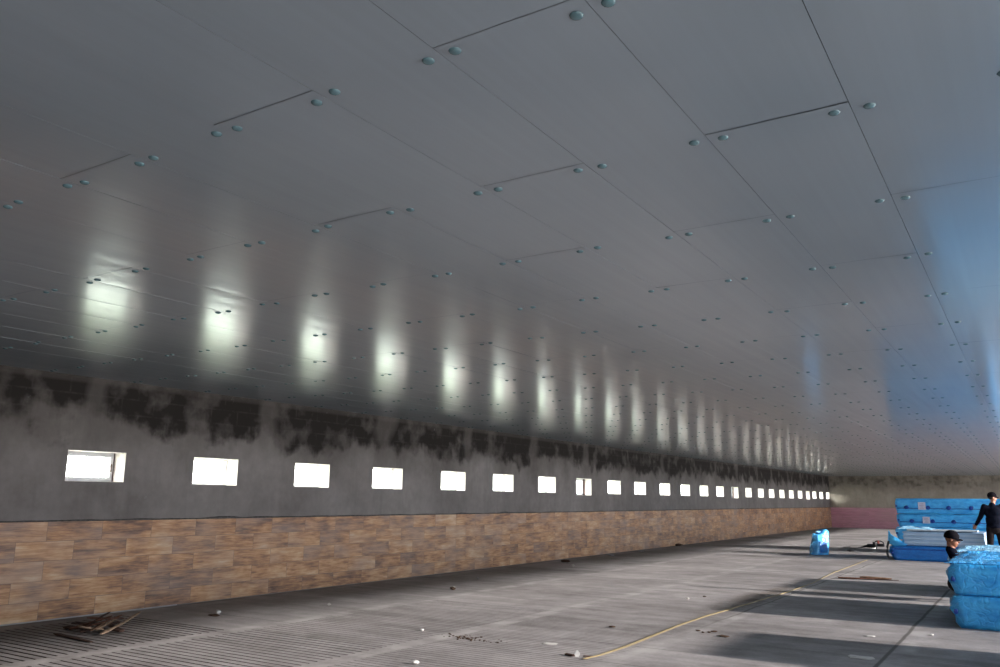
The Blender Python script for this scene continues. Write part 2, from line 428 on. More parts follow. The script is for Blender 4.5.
tag(finish('trim_3', bm, simple('pale_strip', (.32, .31, .30), .8)), 'pale strip at the foot of the tiles at the near end of the left wall', 'trim', kind='structure')
# windows
ORD = ['first', 'second', 'third', 'fourth', 'fifth', 'sixth', 'seventh', 'eighth', 'ninth', 'tenth', 'eleventh', 'twelfth', 'thirteenth', 'fourteenth', 'fifteenth', 'sixteenth', 'seventeenth', 'eighteenth', 'nineteenth', 'twentieth', 'twenty-first', 'twenty-second', 'twenty-third', 'twenty-fourth', 'last']
def ring(bm, x0, x1, ya, yb, za, zb, w):
    box(bm, x0, x1, ya, yb, za, za+w); box(bm, x0, x1, ya, yb, zb-w, zb); box(bm, x0, x1, ya, ya+w, za+w, zb-w); box(bm, x0, x1, yb-w, yb, za+w, zb-w)
for i, y0, y1, z0, z1, tall in wins:
    w = empty('window_%d' % (i+1 if i >= 0 else 26-i-1), (WX, (y0+y1)/2, z0))
    dx, dy, dz = w.location
    if i >= 0:
        lab = (ORD[i] + ' small window counting from the near end of the left wall') if i < 24 else 'last and farthest small window of the left wall, beside the end wall'
        if i == 0: lab = 'first and nearest small window of the left wall, grey opening sash showing'
        if tall and i: lab = ORD[i] + ' window from the near end, taller than its neighbours, lower sill'
    else: lab = 'small window of the left wall beyond the near edge of the picture, number %d' % (-i)
    tag(w, lab, 'window', 'small windows in a row along the left wall', 'structure')
    Y0, Y1, H = y0-dy, y1-dy, z1-z0
    bm = bmesh.new(); t = .006     # white plaster reveal
    box(bm, -.27, .002, Y0, Y1, 0, t); box(bm, -.27, .002, Y0, Y1, H-t, H); box(bm, -.27, .002, Y0, Y0+t, t, H-t); box(bm, -.27, .002, Y1-t, Y1, t, H-t)
    finish('reveal', bm, REVEAL, w)
    bm = bmesh.new(); fw = .045 if i == 0 else .026; ring(bm, -.31, -.255, Y0+t, Y1-t, t, H-t, fw)
    fr = finish('window_frame', bm, FRAME if i == 0 else FRAMEW, w)
    if tall:
        bm = bmesh.new()
        if True: ring(bm, -.298, -.245, Y0+t+.03, Y1-t-.03, t+.028, H-t-.028, .030)
        sash = finish('sash', bm, FRAME, w)
        bm = bmesh.new()
        if i == 0:
            box(bm, -.252, -.246, Y1-t-.012, Y1-t, t, H-t); box(bm, -.25, -.225, Y1-.062, Y1-.047, H*.35, H*.62, bevel=.003)
            finish('handle', bm, RUBBER, w)
        else:
            box(bm, -.25, -.20, Y1-t-.03, Y1-t, t, H-t); finish('gasket', bm, RUBBER, w)
    bm = bmesh.new(); box(bm, -.283, -.277, Y0+t+fw, Y1-t-fw, t+fw, H-t-fw); finish('pane', bm, GLASS, w)

# ---- end wall
bm = bmesh.new(); box(bm, WX-.3, RX+.8, YE, YE+.3, 0, CZ+.1)
tag(finish('wall_back', bm, PLASTER_END), 'stained brownish end wall at the far end of the hall', 'wall', kind='structure')
bm = bmesh.new(); box(bm, WX+.014, RX, YE-.014, YE, .0, 1.21)
tag(finish('trim_4', bm, PINK), 'pink boards facing the lower end wall', 'wall boards', kind='structure')
# ---- wall behind the camera
bm = bmesh.new(); box(bm, WX-.3, RX+.8, YB-.3, YB, 0, CZ+.1)
tag(finish('wall_front', bm, PLASTER_END), 'plain end wall behind the viewpoint', 'wall', kind='structure')
# ---- right side: a lintel on posts, open to daylight
bm = bmesh.new(); box(bm, RX, RX+.2, YB, YE, 3.0, CZ+.1); box(bm, RX, RX+.2, YB, YE, 0, .08)
for py in (-2.9, 26.3, 40.6): box(bm, RX, RX+.2, py, py+.3, .08, 3.0)
box(bm, RX, RX+.2, YB, YB+.6, .08, 3.0); box(bm, RX, RX+.2, YE-.6, YE, .08, 3.0)
tag(finish('wall_right', bm, CONC), 'open right side of the hall, a lintel carried on slim posts', 'wall', kind='structure')
# ---- ground outside
def lawn():
    M = Mat('field', .95, .1); n = M.noise(.6, detail=6, rough=.7); X, Y, Z = M.xyz()
    c = M.mix(M.rng(n, .35, .65), (.36, .48, .26), (.55, .62, .42))
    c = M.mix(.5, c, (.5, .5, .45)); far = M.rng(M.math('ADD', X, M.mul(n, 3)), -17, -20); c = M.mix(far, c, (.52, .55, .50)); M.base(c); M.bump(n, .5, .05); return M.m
bm = bmesh.new(); quad(bm, [(-90, -70, -.3), (XO, -70, -.3), (XO, 120, -.3), (-90, 120, -.3)])
tag(finish('lawn', bm, lawn()), 'pale green field outside the small windows', 'lawn', kind='structure')
bm = bmesh.new(); quad(bm, [(RX+.2, -70, -.02), (90, -70, -.02), (90, 120, -.02), (RX+.2, 120, -.02)])
tag(finish('yard_ground', bm, simple('yard_gravel', (.34, .32, .30), .95, .2, .2, 1.5, .3)), 'gravel yard outside the open right side', 'ground', kind='structure')

# ================================================================== BLUE WRAPPED BUNDLES
def wrapped(name, x0, x1, y0, y1, z0, z1, mat, parent=None, seed=0, amp=.018, puff=.05, taper=.05, res=.09, origin=None):
    """A plastic wrapped pack: rounded, wrinkled box whose left end bulges and is folded in."""
    bm = bmesh.new(); o = Vector(origin) if origin is not None else Vector((0, 0, 0))
    nx, ny, nz = max(4, int((x1-x0)/res)), max(4, int((y1-y0)/res)), max(5, int((z1-z0)/(res*.6)))
    V = {}
    def vert(i, j, k):
        if (i, j, k) in V: return V[(i, j, k)]
        u, v, w = i/nx, j/ny, k/nz
        p = Vector((x0+(x1-x0)*u, y0+(y1-y0)*v, z0+(z1-z0)*w))
        c = Vector(((x0+x1)/2, (y0+y1)/2, (z0+z1)/2)); 
        # rounded edges
        for a, (q, lo, hi, r) in enumerate(((p.x, x0, x1, 0), (p.y, y0, y1, 0), (p.z, z0, z1, 0))): pass
        R = .022
        inner = Vector((min(max(p.x, x0+R), x1-R), min(max(p.y, y0+R), y1-R), min(max(p.z, z0+R), z1-R)))
        d = p-inner
        if d.length > 1e-6: p = inner + d.normalized()*min(d.length, R) if d.length > R else p
        # bulging ends (along X)
        for sgn, e in ((-1, x0), (1, x1)):
            t = max(0, 1-abs(p.x-e)/.22)
            if t > 0:
                ww = (p.z-z0)/(z1-z0); vv = (p.y-y0)/(y1-y0)
                fold = math.sin(PI*min(max(ww, 0), 1))
                prof = min(1, max(0, ww*1.6))**.8*(1-.75*max(0, (ww-.82)/.18))
                p.x += sgn*t*t*puff*(prof*1.35 + .8*noise.noise(p*9+Vector((seed, 0, 0))))
                p.z += (c.z-p.z)*taper*t
        nn = noise.noise_vector(p*Vector((2.2, 3, 4)).length*.35 + Vector((seed*3.1, 0, 0)))*.6 + noise.noise_vector(p*7+Vector((0, seed*1.7, 0)))*.5
        lim = amp
        q = p + nn*lim; ww_cap = True
        if k == 0: q.z = max(q.z, z0); q.z = z0 + max(0, q.z-z0)*.3
        q.z = min(q.z, z1) if k == nz or ww_cap else q.z
        V[(i, j, k)] = bm.verts.new(q-o); return V[(i, j, k)]
    for i in range(nx):
        for j in range(ny):
            bm.faces.new((vert(i, j, 0), vert(i, j+1, 0), vert(i+1, j+1, 0), vert(i+1, j, 0)))
            bm.faces.new((vert(i, j, nz), vert(i+1, j, nz), vert(i+1, j+1, nz), vert(i, j+1, nz)))
    for i in range(nx):
        for k in range(nz):
            bm.faces.new((vert(i, 0, k), vert(i+1, 0, k), vert(i+1, 0, k+1), vert(i, 0, k+1)))
            bm.faces.new((vert(i, ny, k), vert(i, ny, k+1), vert(i+1, ny, k+1), vert(i+1, ny, k)))
    for j in range(ny):
        for k in range(nz):
            bm.faces.new((vert(0, j, k), vert(0, j, k+1), vert(0, j+1, k+1), vert(0, j+1, k)))
            bm.faces.new((vert(nx, j, k), vert(nx, j+1, k), vert(nx, j+1, k+1), vert(nx, j, k+1)))
    return finish(name, bm, mat, parent, None, True)
def crumple(name, x0, x1, y0, y1, z, mat, parent, origin, seed=0, amp=.05, drape=None, res=.03, thick=.006, edge=.12):
    """Crumpled loose film lying over a top; drape = (front overhang)."""
    bm = bmesh.new(); o = Vector(origin); nx, ny = int((x1-x0)/res), int((y1-y0)/res); g = []
    for i in range(nx+1):
        row = []
        for j in range(ny+1):
            u, v = i/nx, j/ny; x, y = x0+(x1-x0)*u, y0+(y1-y0)*v
            e = min(1, min(u*(x1-x0), (1-u)*(x1-x0), v*(y1-y0), (1-v)*(y1-y0))/edge)
            h = abs(noise.noise(Vector((x*2.2, y*3, seed))))*1.1 + abs(noise.noise(Vector((x*6, y*7, seed+3))))*.55 + abs(noise.noise(Vector((x*15, y*14, seed+7))))*.25
            x += .08*noise.noise(Vector((0, y*4, seed)))*(1-min(1, u*6)); 
            row.append(bm.verts.new(Vector((x, y, z+.004+amp*h*(e**.7)))-o))
        g.append(row)
    for i in range(nx):
        for j in range(ny): bm.faces.new((g[i][j], g[i+1][j], g[i+1][j+1], g[i][j+1]))
    ob = finish(name, bm, mat, parent, None, True)
    s = ob.modifiers.new('thickness', 'SOLIDIFY'); s.thickness = thick; s.offset = -1
    return ob
def blob(name, c, r, mat, parent, origin, seed=0):
    bm = bmesh.new(); bmesh.ops.create_icosphere(bm, subdivisions=2, radius=1)
    for v in bm.verts:
        k = 1+.35*noise.noise(v.co*2+Vector((seed, 0, 0))); v.co = Vector((v.co.x*r[0]*k, v.co.y*r[1]*k, v.co.z*r[2]*k))+Vector(c)-Vector(origin)
    return finish(name, bm, mat, parent, None, True)

def bundle(label, x0, x1, y0, y1, z0, z1, mat=WRAP, seed=0, group=None, seam=None, knots=(), lab=None, puff=.05, amp=.014, taper=.0, endknot=True):
    org = Vector((x0, y0, z0)); b = empty('wrapped_bundle', org); tag(b, label, 'bundle', group)
    wrapped('plastic_wrap', x0, x1, y0, y1, z0, z1, mat, b, seed, amp, puff, taper, origin=org)
    zm = (z0+z1)/2
    if endknot: blob('end_knot', (x0-puff*.45, y0+.015, zm+.0), (.032, .03, .04), TAPE, b, org, seed)
    if seam is not None:      # overlap of the film, gathered in a line along the front
        bm = bmesh.new(); pts = [(x0+.02+(x1-x0-.04)*i/40-org.x, y0-.010-org.y, seam-org.z+.012*noise.noise(Vector((i*.7, seed, 0)))) for i in range(41)]
        ribbon(bm, pts, .012, 6); finish('film_seam', bm, TAPE, b)
    for kx in knots: blob('tied_knot', (kx, y0-.012, seam+.03), (.07, .03, .06), TAPE, b, org, seed+kx)
    if lab:
        lx, lz, lw, lh = lab; bm = bmesh.new(); box(bm, lx-lw/2-org.x, lx+lw/2-org.x, -.035, -.03, lz-lh/2-org.z, lz+lh/2-org.z)
        pl_ = finish('paper_label', bm, PAPER, b)
        bm = bmesh.new()
        for q, ww in ((.28, .5), (.08, .62), (-.12, .38), (-.3, .55)): box(bm, lx-lw*ww/2-org.x, lx+lw*ww/2-org.x, -.037, -.0355, lz+q*lh-.012-org.z, lz+q*lh+.006-org.z)
        finish('printed_lines', bm, simple('label_ink', (.38, .34, .46), .8), pl_)
    return b
# near stack (two packs high), second stack behind it
GA = 'blue wrapped packs in the near stacks at the right edge'
bundle('bottom blue plastic wrapped pack of the nearest stack at the right edge', -.91, 2.0, 12.3, 14.8, 0, .40, seed=1, group=GA, puff=.075)
a2 = bundle('upper blue plastic wrapped pack of the nearest stack, wrinkled glossy film on top', -.91, 2.0, 12.32, 14.78, .405, .785, WRAP, seed=2, group=GA, puff=.075)
oA = Vector(a2.location)
crumple('loose_film', -1.0, 1.9, 12.36, 14.9, .79, WRAP2, a2, oA, 3, .055)
bundle('bottom blue pack of the second stack, just behind the nearest one', -1.2, 2.0, 16.2, 18.3, 0, .37, seed=5, group=GA, puff=.07)
b2 = bundle('top blue pack of the second stack, behind the nearest stack', -1.2, 2.0, 16.2, 18.3, .375, .72, WRAPL, seed=6, group=GA, puff=.07)
crumple('loose_film', -1.22, 1.9, 16.25, 18.3, .73, WRAPL, b2, b2.location, 8, .05)
# pack standing outside the frame that shades the floor at the lower right
bundle('blue wrapped pack standing beyond the right edge of the picture', .35, 2.7, 8.8, 10.6, 0, .42, seed=9)
bundle('second blue wrapped pack lying on the one beyond the right edge', .35, 2.7, 8.82, 10.58, .425, .88, seed=10)

# low far stack with pale bare boards on it
GB = 'blue wrapped packs in the far stacks'
lowb = bundle('dark blue wrapped pack under the bare boards of the low far stack', -3.32, -1.1, 25.4, 27.3, 0, .40, WRAPD, seed=12, group=GB, puff=.08, seam=.30)
bx0, bx1 = -3.05, -1.12
boards = empty('board_pile', (bx0, 25.42, .41)); tag(boards, 'unwrapped pile of pale grey boards lying on the low far stack', 'boards')
BOARD = simple('pale_board', (.42, .54, .68), .5, .4, .08, 3); BOARD2 = simple('pale_board_edge', (.30, .43, .60), .5, .4, .08, 3)
for q in range(7):
    bm = bmesh.new(); sh = random.uniform(-.02, .02); box(bm, sh, bx1-bx0+sh*.5, random.uniform(0, .015), 1.75, q*.052+.001, q*.052+.050, bevel=.004)
    finish('board', bm, BOARD if q % 2 else BOARD2, boards)
# film flap pulled aside at the left end
bm = bmesh.new(); fl = [(-3.40, 25.36, .80), (-3.36, 25.34, .70), (-2.93, 25.36, .41), (-3.30, 25.37, .38), (-3.45, 25.40, .45)]
g = [Vector(p) for p in fl]; vs = []
cen = sum(g, Vector())/5; vc = bm.verts.new(cen+Vector((0, -.07, 0)))
vv = [bm.verts.new(p) for p in g]
for i in range(5): bm.faces.new((vv[i], vv[(i+1) % 5], vc))
bmesh.ops.subdivide_edges(bm, edges=bm.edges, cuts=4, use_grid_fill=True)
for v in bm.verts: v.co += noise.noise_vector(v.co*8)*.018
for v in bm.verts: v.co -= lowb.location
o = finish('film_flap', bm, WRAP, lowb, None, True); s = o.modifiers.new('t', 'SOLIDIFY'); s.thickness = .006
bm = bmesh.new(); ribbon(bm, [Vector(p)-lowb.location for p in ((-3.42, 25.37, .50), (-3.46, 25.34, .36), (-3.475, 25.33, .2), (-3.45, 25.34, .06))], .03, 8)
finish('gap_shade_strip', bm, simple('gap_shade_black', (.012, .012, .014), .5, .3), lowb)  # black strip added to stand for the dark gap at the pack's left end
sheet = empty('pale_sheet', (-3.2, 25.5, .80)); tag(sheet, 'long pale sheet lying across the bare boards, held at one end by the person', 'sheet')
bm = bmesh.new(); box(bm, .25, 1.93, -.10, .5, .0, .035, bevel=.006); box(bm, .5, 1.93, .5, .7, .0, .028)
finish('board', bm, simple('pale_sheet_board', (.55, .62, .66), .45, .4, .05), sheet)
crumple('loose_film', -3.22, -2.35, 25.42, 26.6, .838, WRAPL, sheet, sheet.location, 11, .07)

# tall far stack, four packs high, two of them with labels and knotted seams
xs0 = (-3.50, -3.63, -3.55, -3.60)
lv = [0, .41, .81, 1.21, 1.68]
bundle('bottom blue pack of the tall far stack', xs0[0], -.55, 29, 31, lv[0], lv[1]-.004, seed=20, group=GB)
bundle('second blue pack from the floor in the tall far stack', xs0[1], -.6, 29, 31, lv[1], lv[2]-.004, seed=21, group=GB)
bundle('blue pack just below the topmost of the tall far stack, with paper label', xs0[2], -.58, 29, 31, lv[2], lv[3]-.004, seed=22, group=GB, seam=.955, knots=(-3.20, -2.62, -2.05, -1.4), lab=(-2.79, 1.02, .20, .20), puff=.06)
bundle('topmost blue pack of the tall far stack, paper label and knots along its front', xs0[3], -.62, 29, 31, lv[3], lv[4], seed=23, group=GB, seam=1.37, knots=(-3.32, -2.72, -2.15, -1.55, -.95), lab=(-2.88, 1.45, .21, .23), puff=.03)

# little blue packet standing alone on the floor
bagc = Vector((-5.50, 26.45, 0)); bag = empty('wrapped_packet', bagc, math.radians(48)); tag(bag, 'small blue plastic wrapped packet standing alone on the floor before the end wall', 'packet')
bm = bmesh.new(); nx, nz = 14, 14
def bagp(i, k, s):
    u, w = i/nx, k/nz; e = max(0, math.sin(PI*u))**.12
    x = (u-.5)*(.50-.02*w)+.10*w; y = s*(.19*e*(1-.25*w**3))
    z = w*(.62+.10*u-.05*math.sin(PI*u*2.3)*w)
    n = noise.noise_vector(Vector((x*7, s*3+y*5, z*6)))*.025*(1 if 0 < k else 0)
    return Vector((x, y, z))+n
for s in (-1, 1):
    g = [[bm.verts.new(bagp(i, k, s)) for k in range(nz+1)] for i in range(nx+1)]
    for i in range(nx):
        for k in range(nz):
            f = (g[i][k], g[i+1][k], g[i+1][k+1], g[i][k+1]); bm.faces.new(f if s < 0 else f[::-1])
    if s < 0: ga = g
for side in (0, nx):
    for k in range(nz): bm.faces.new((ga[side][k], ga[side][k+1], g[side][k+1], g[side][k]))
for i in range(nx):
    bm.faces.new((ga[i][nz], ga[i+1][nz], g[i+1][nz], g[i][nz])); bm.faces.new((ga[i][0], g[i][0], g[i+1][0], ga[i+1][0]))
bmesh.ops.remove_doubles(bm, verts=bm.verts, dist=.002)
finish('plastic_wrap', bm, wrap_mat('packet_film', (.02, .30, .75), (.13, .55, .95), .25, .5, 5), bag, None, True)
bm = bmesh.new(); box(bm, -.10, .15, -.215, -.20, .06, .40, bevel=.006); finish('folded_film', bm, WRAPD, bag)
blob('tuft', (.12, 0, .66), (.17, .09, .05), WRAPD, bag, (0, 0, 0), 4)
blob('pale_fold', (-.02, -.05, .66), (.10, .05, .03), WRAPL, bag, (0, 0, 0), 6)

# ================================================================== PEOPLE
SKIN = simple('skin', (.36, .17, .11), .55, .4, .08, 8); SKIN2 = simple('skin_tan', (.26, .10, .05), .55, .4, .1, 8)
NAVY = simple('dark_jacket', (.005, .006, .012), .9, .05, .3, 12, .3); TROU = simple('dark_trousers', (.013, .010, .011), .9, .08, .3, 12, .3)
CAPB = simple('black_cap', (.006, .005, .007), .9, .05, .2, 10); SHOE = simple('black_shoe', (.015, .014, .014), .5, .4); HAIR = simple('dark_hair', (.02, .014, .01), .7, .3)
def hand(bm, wrist, d, palm_n, curl=.5, thumb_side=1, size=1.0):
    """palm, four curled fingers of different lengths and a thumb from the side; d = direction of the fingers."""
    d = Vector(d).normalized(); n = Vector(palm_n); n = (n-d*n.dot(d)).normalized(); s = d.cross(n).normalized()*thumb_side
    w = Vector(wrist); P = w + d*.085*size
    for q in (-1.0, -.33, .33, 1.0): capsule(bm, w+s*q*.016*size, P+s*q*.029*size, .014*size, .012*size, 8)
    for q, L in ((1.0, .070), (.33, .080), (-.33, .075), (-1.0, .058)):
        L *= size; a = P+s*q*.029*size; dd = (d+n*curl*.4+s*q*.05).normalized()
        b = a+dd*L*.45; d2 = (dd+n*curl*.9).normalized(); c = b+d2*L*.32; d3 = (d2+n*curl).normalized()
        capsule(bm, a, b, .0095*size, .0088*size, 8); capsule(bm, b, c, .0088*size, .008*size, 8); capsule(bm, c, c+d3*L*.25, .008*size, .007*size, 8)
    t0 = w+d*.02*size+s*.022*size; t1 = t0+(d*.6+s*.75+n*.25).normalized()*.045*size
    capsule(bm, t0, t1, .013*size, .011*size, 8); capsule(bm, t1, t1+(d*.9+s*.3+n*.4).normalized()*.034*size, .0105*size, .009*size, 8)
def head(bm, c, fwd, up=(0, 0, 1)):
    """head with jaw, nose, brow, eye sockets, lips and ears at centre c looking along fwd."""
    f = Vector(fwd).normalized(); u = Vector(up); u = (u-f*u.dot(f)).normalized(); s = u.cross(f)
    R = Matrix((s, f, u)).transposed(); c = Vector(c); P = lambda x, y, z: c+s*x+f*y+u*z
    ellipsoid(bm, P(0, -.012, .03), (.074, .094, .092), R); ellipsoid(bm, P(0, .018, -.035), (.060, .072, .082), R); ellipsoid(bm, P(0, .045, -.088), (.032, .032, .026), R)
    capsule(bm, P(0, .084, .012), P(0, .104, -.022), .009, .014, 8); ellipsoid(bm, P(0, .084, -.055), (.024, .012, .010), R); ellipsoid(bm, P(0, .078, .028), (.05, .014, .012), R)
    for k in (-1, 1): ellipsoid(bm, P(k*.074, -.008, -.005), (.010, .020, .033), R); ellipsoid(bm, P(k*.030, .079, .012), (.013, .008, .008), R)
    return P, R
def cap(parent, P, R, lift=.0):
    bm = bmesh.new(); ellipsoid(bm, P(0, -.012, .052), (.090, .110, .098), R)
    bmesh.ops.bisect_plane(bm, geom=bm.verts[:]+bm.edges[:]+bm.faces[:], plane_co=P(0, 0, .022), plane_no=(P(0, 0, 1)-P(0, 0, 0)), clear_inner=True)
    bmesh.ops.holes_fill(bm, edges=bm.edges)
    c = finish('cap', bm, CAPB, parent, None, True); ms = c.modifiers.new('t', 'SOLIDIFY'); ms.thickness = .004
    bm = bmesh.new(); top = []; bot = []
    n = 12
    rows = []
    for j in range(5):
        t = j/4; row = []
        for i in range(n+1):
            a = PI*(.17+.66*i/n); x = math.cos(a)*(.078+.004*t); y = math.sin(a)*(.082+.075*t)
            row.append((x, y, .042-.020*t-.018*abs(math.cos(a))*(1)))
        rows.append(row)
    for dz, fl in ((0, 1), (-.006, -1)):
        G = [[bm.verts.new(P(x, y, z+dz)) for x, y, z in row] for row in rows]
        for j in range(4):
            for i in range(n):
                q = (G[j][i], G[j+1][i], G[j+1][i+1], G[j][i+1]); bm.faces.new(q if fl > 0 else q[::-1])
        if fl > 0: G0 = G
    ring_ = [(j, n) for j in range(4)]; edge = [(j, 0) for j in range(5)] + [(4, i) for i in range(1, n+1)] + [(j, n) for j in (3, 2, 1, 0)]
    for (a, b), (c_, d_) in zip(edge, edge[1:]): bm.faces.new((G0[a][b], G0[c_][d_], G[c_][d_], G[a][b]))
    bmesh.ops.recalc_face_normals(bm, faces=bm.faces)
    finish('cap_peak', bm, CAPB, c, None, True)
    return c

# --- standing person between the stacks, reaching the sheet with the left-hand side arm, back half turned
px0, py0 = -.86, 25.02
pers = empty('person', (px0, py0, 0)); tag(pers, 'standing person in black cap and dark jacket resting a hand on the pale sheet', 'person')
def L(x, y, z): return (x, y, z)       # local to the person
fw = Vector((.93, .36, -.05)).normalized()                 # looks to the right and away
sd = Vector((-fw.y, fw.x, 0)).normalized()                 # towards his left side
B_ = lambda f, s, z: Vector((fw.x*f+sd.x*s, fw.y*f+sd.y*s, z))
# torso turned so that the back shows: shoulders spread mostly across the view
ts = Vector((.97, .24, 0)); tf = Vector((-.24, .97, 0))
T = lambda s, f, z: Vector((ts.x*s+tf.x*f, ts.y*s+tf.y*f, z))
shl, shr = T(-.19, 0, 1.50), T(.19, 0, 1.50)
handp = Vector((-.475, .85, .885))
handp = Vector((-.50, .72, .90))
wrl = Vector((-.44, .62, .955)); ell = T(-.27, .16, 1.235)
wrl = ell+(wrl-ell).normalized()*.30
ell = T(-.27, .12, 1.24); wrl = Vector((-.43, .27, 1.02))
elr, wrr = T(.30, .10, 1.22), T(.26, .30, 1.05)
hc = T(.03, .02, 1.735)
hipl, hipr = T(-.10, 0, .93), T(.10, 0, .93); knl, knr = T(-.13, .04, .50), T(.15, .05, .50); anl, anr = T(-.15, 0, .09), T(.18, .0, .09)
bm = bmesh.new()
P, R = head(bm, hc, fw)
capsule(bm, T(.01, 0, 1.48), hc+Vector((0, 0, -.07)), .062, .055)
ellipsoid(bm, T(0, 0, 1.34), (.17, .11, .18)); ellipsoid(bm, T(0, 0, 1.12), (.145, .10, .18)); ellipsoid(bm, T(0, 0, .96), (.16, .115, .13))
for a, b, c in ((shl, ell, wrl), (shr, elr, wrr)):
    capsule(bm, T(0, 0, 1.46), a, .06, .055); capsule(bm, a, b, .052, .042); capsule(bm, b, c, .041, .027)
for a, b, c in ((hipl, knl, anl), (hipr, knr, anr)): capsule(bm, a, b, .085, .056); capsule(bm, b, c, .054, .036)
for k in (anl, anr): capsule(bm, k+Vector((0, 0, -.045)), k+tf*.16+Vector((0, 0, -.055)), .034, .03)
hd = (Vector((-.10, .16, -.10))).normalized()
hand(bm, wrl, (-.42, .50, -.75), (.3, .8, .35), .3, -1, 1.12)
hand(bm, wrr, (-.1, .8, -.5), (-.9, 0, 0), .6, 1)
remesh('body', bm, SKIN, pers, .0065, 2)
bm = bmesh.new()   # jacket
ellipsoid(bm, T(0, 0, 1.36), (.205, .135, .19)); ellipsoid(bm, T(0, -.005, 1.14), (.19, .135, .22)); ellipsoid(bm, T(0, 0, 1.00), (.19, .145, .12))
capsule(bm, T(0, 0, 1.48), T(.0, 0, 1.545), .095, .078)
for a, b, c in ((shl, ell, wrl), (shr, elr, wrr)):
    capsule(bm, T(0, 0, 1.43), a+Vector((0, 0, -.015)), .09, .078); capsule(bm, a, b, .076, .062); capsule(bm, b, b+(c-b)*.93, .060, .044)
remesh('jacket', bm, NAVY, pers, .012, 3)
bm = bmesh.new()
ellipsoid(bm, T(0, 0, .93), (.175, .135, .14))
for a, b, c in ((hipl, knl, anl), (hipr, knr, anr)): capsule(bm, a, b, .100, .076); capsule(bm, b, c+Vector((0, 0, .03)), .074, .062)
remesh('trousers', bm, TROU, pers, .012, 3)
for k in (anl, anr):
    bm = bmesh.new(); capsule(bm, k+Vector((0, 0, -.04))-tf*.03, k+tf*.18+Vector((0, 0, -.05)), .048, .042); 
    ellipsoid(bm, k+tf*.07+Vector((0, 0, -.07)), (.055, .13, .02)); remesh('shoe', bm, SHOE, pers, .010, 2)
cap(pers, P, R); pers.scale = (.975, .975, .975)
bm = bmesh.new(); ellipsoid(bm, P(0, -.045, .012), (.079, .07, .06), R); finish('hair', bm, HAIR, pers, None, True)

# --- person crouching behind the nearest stack: head in a dark cap facing right and down
c0 = Vector((-1.09, 15.45, 0)); per2 = empty('person', c0); tag(per2, 'crouching person in a dark cap, only the head showing behind the nearest blue stack', 'person')
f2 = Vector((.97, -.02, -.14)).normalized(); s2 = Vector((.02, .97, 0))   # faces right
Q = lambda f, s, z: Vector((f, s, z))
hc2 = Q(-.05, 0, .965)
bm = bmesh.new(); P2, R2 = head(bm, hc2, f2, (.14, 0, .98))
capsule(bm, Q(-.06, 0, .70), hc2+Vector((-.03, 0, -.06)), .062, .056)
ellipsoid(bm, Q(.06, 0, .56), (.10, .17, .19), Matrix.Rotation(.35, 3, 'Y')); ellipsoid(bm, Q(-.03, 0, .34), (.12, .15, .14))
for s in (-1, 1):
    sh, el, wr = Q(.05, s*.19, .66), Q(.12, s*.24, .42), Q(.30, s*.12, .45)
    capsule(bm, Q(-.05, 0, .64), sh, .06, .055); capsule(bm, sh, el, .052, .042); capsule(bm, el, wr, .041, .028)
    hand(bm, wr, (.9, -s*.3, -.2), (0, -s, -.4), .7, s)
    hp, kn, an = Q(-.04, s*.10, .27), Q(.33, s*.17, .36), Q(.10, s*.16, .10)
    capsule(bm, hp, kn, .085, .056); capsule(bm, kn, an, .056, .038); capsule(bm, an+Vector((0, 0, -.05)), an+Vector((.17, 0, -.06)), .036, .03)
remesh('body', bm, SKIN2, per2, .0065, 2)
bm = bmesh.new()
ellipsoid(bm, Q(.06, 0, .54), (.125, .20, .21), Matrix.Rotation(.35, 3, 'Y')); ellipsoid(bm, Q(.04, 0, .36), (.13, .175, .15))
for s in (-1, 1):
    sh, el, wr = Q(.05, s*.19, .66), Q(.12, s*.24, .42), Q(.30, s*.12, .45)
    capsule(bm, Q(.03, 0, .62), sh, .075, .070); capsule(bm, Q(-.02, 0, .66), Q(-.085, 0, .81), .085, .074); capsule(bm, sh, el, .072, .058); capsule(bm, el, el+(wr-el)*.9, .057, .043)
remesh('jacket', bm, NAVY, per2, .012, 3)
bm = bmesh.new(); ellipsoid(bm, Q(-.03, 0, .28), (.15, .17, .13))
for s in (-1, 1):
    hp, kn, an = Q(-.04, s*.10, .27), Q(.33, s*.17, .36), Q(.10, s*.16, .10)
    capsule(bm, hp, kn, .10, .075); capsule(bm, kn, an, .072, .06)
remesh('trousers', bm, TROU, per2, .012, 3)
for s in (-1, 1):
    an = Q(.10, s*.16, .10); bm = bmesh.new(); capsule(bm, an+Vector((-.03, 0, -.045)), an+Vector((.18, 0, -.055)), .048, .042); ellipsoid(bm, an+Vector((.07, 0, -.08)), (.13, .055, .02))
    remesh('shoe', bm, SHOE, per2, .010, 2)
cap(per2, P2, R2)

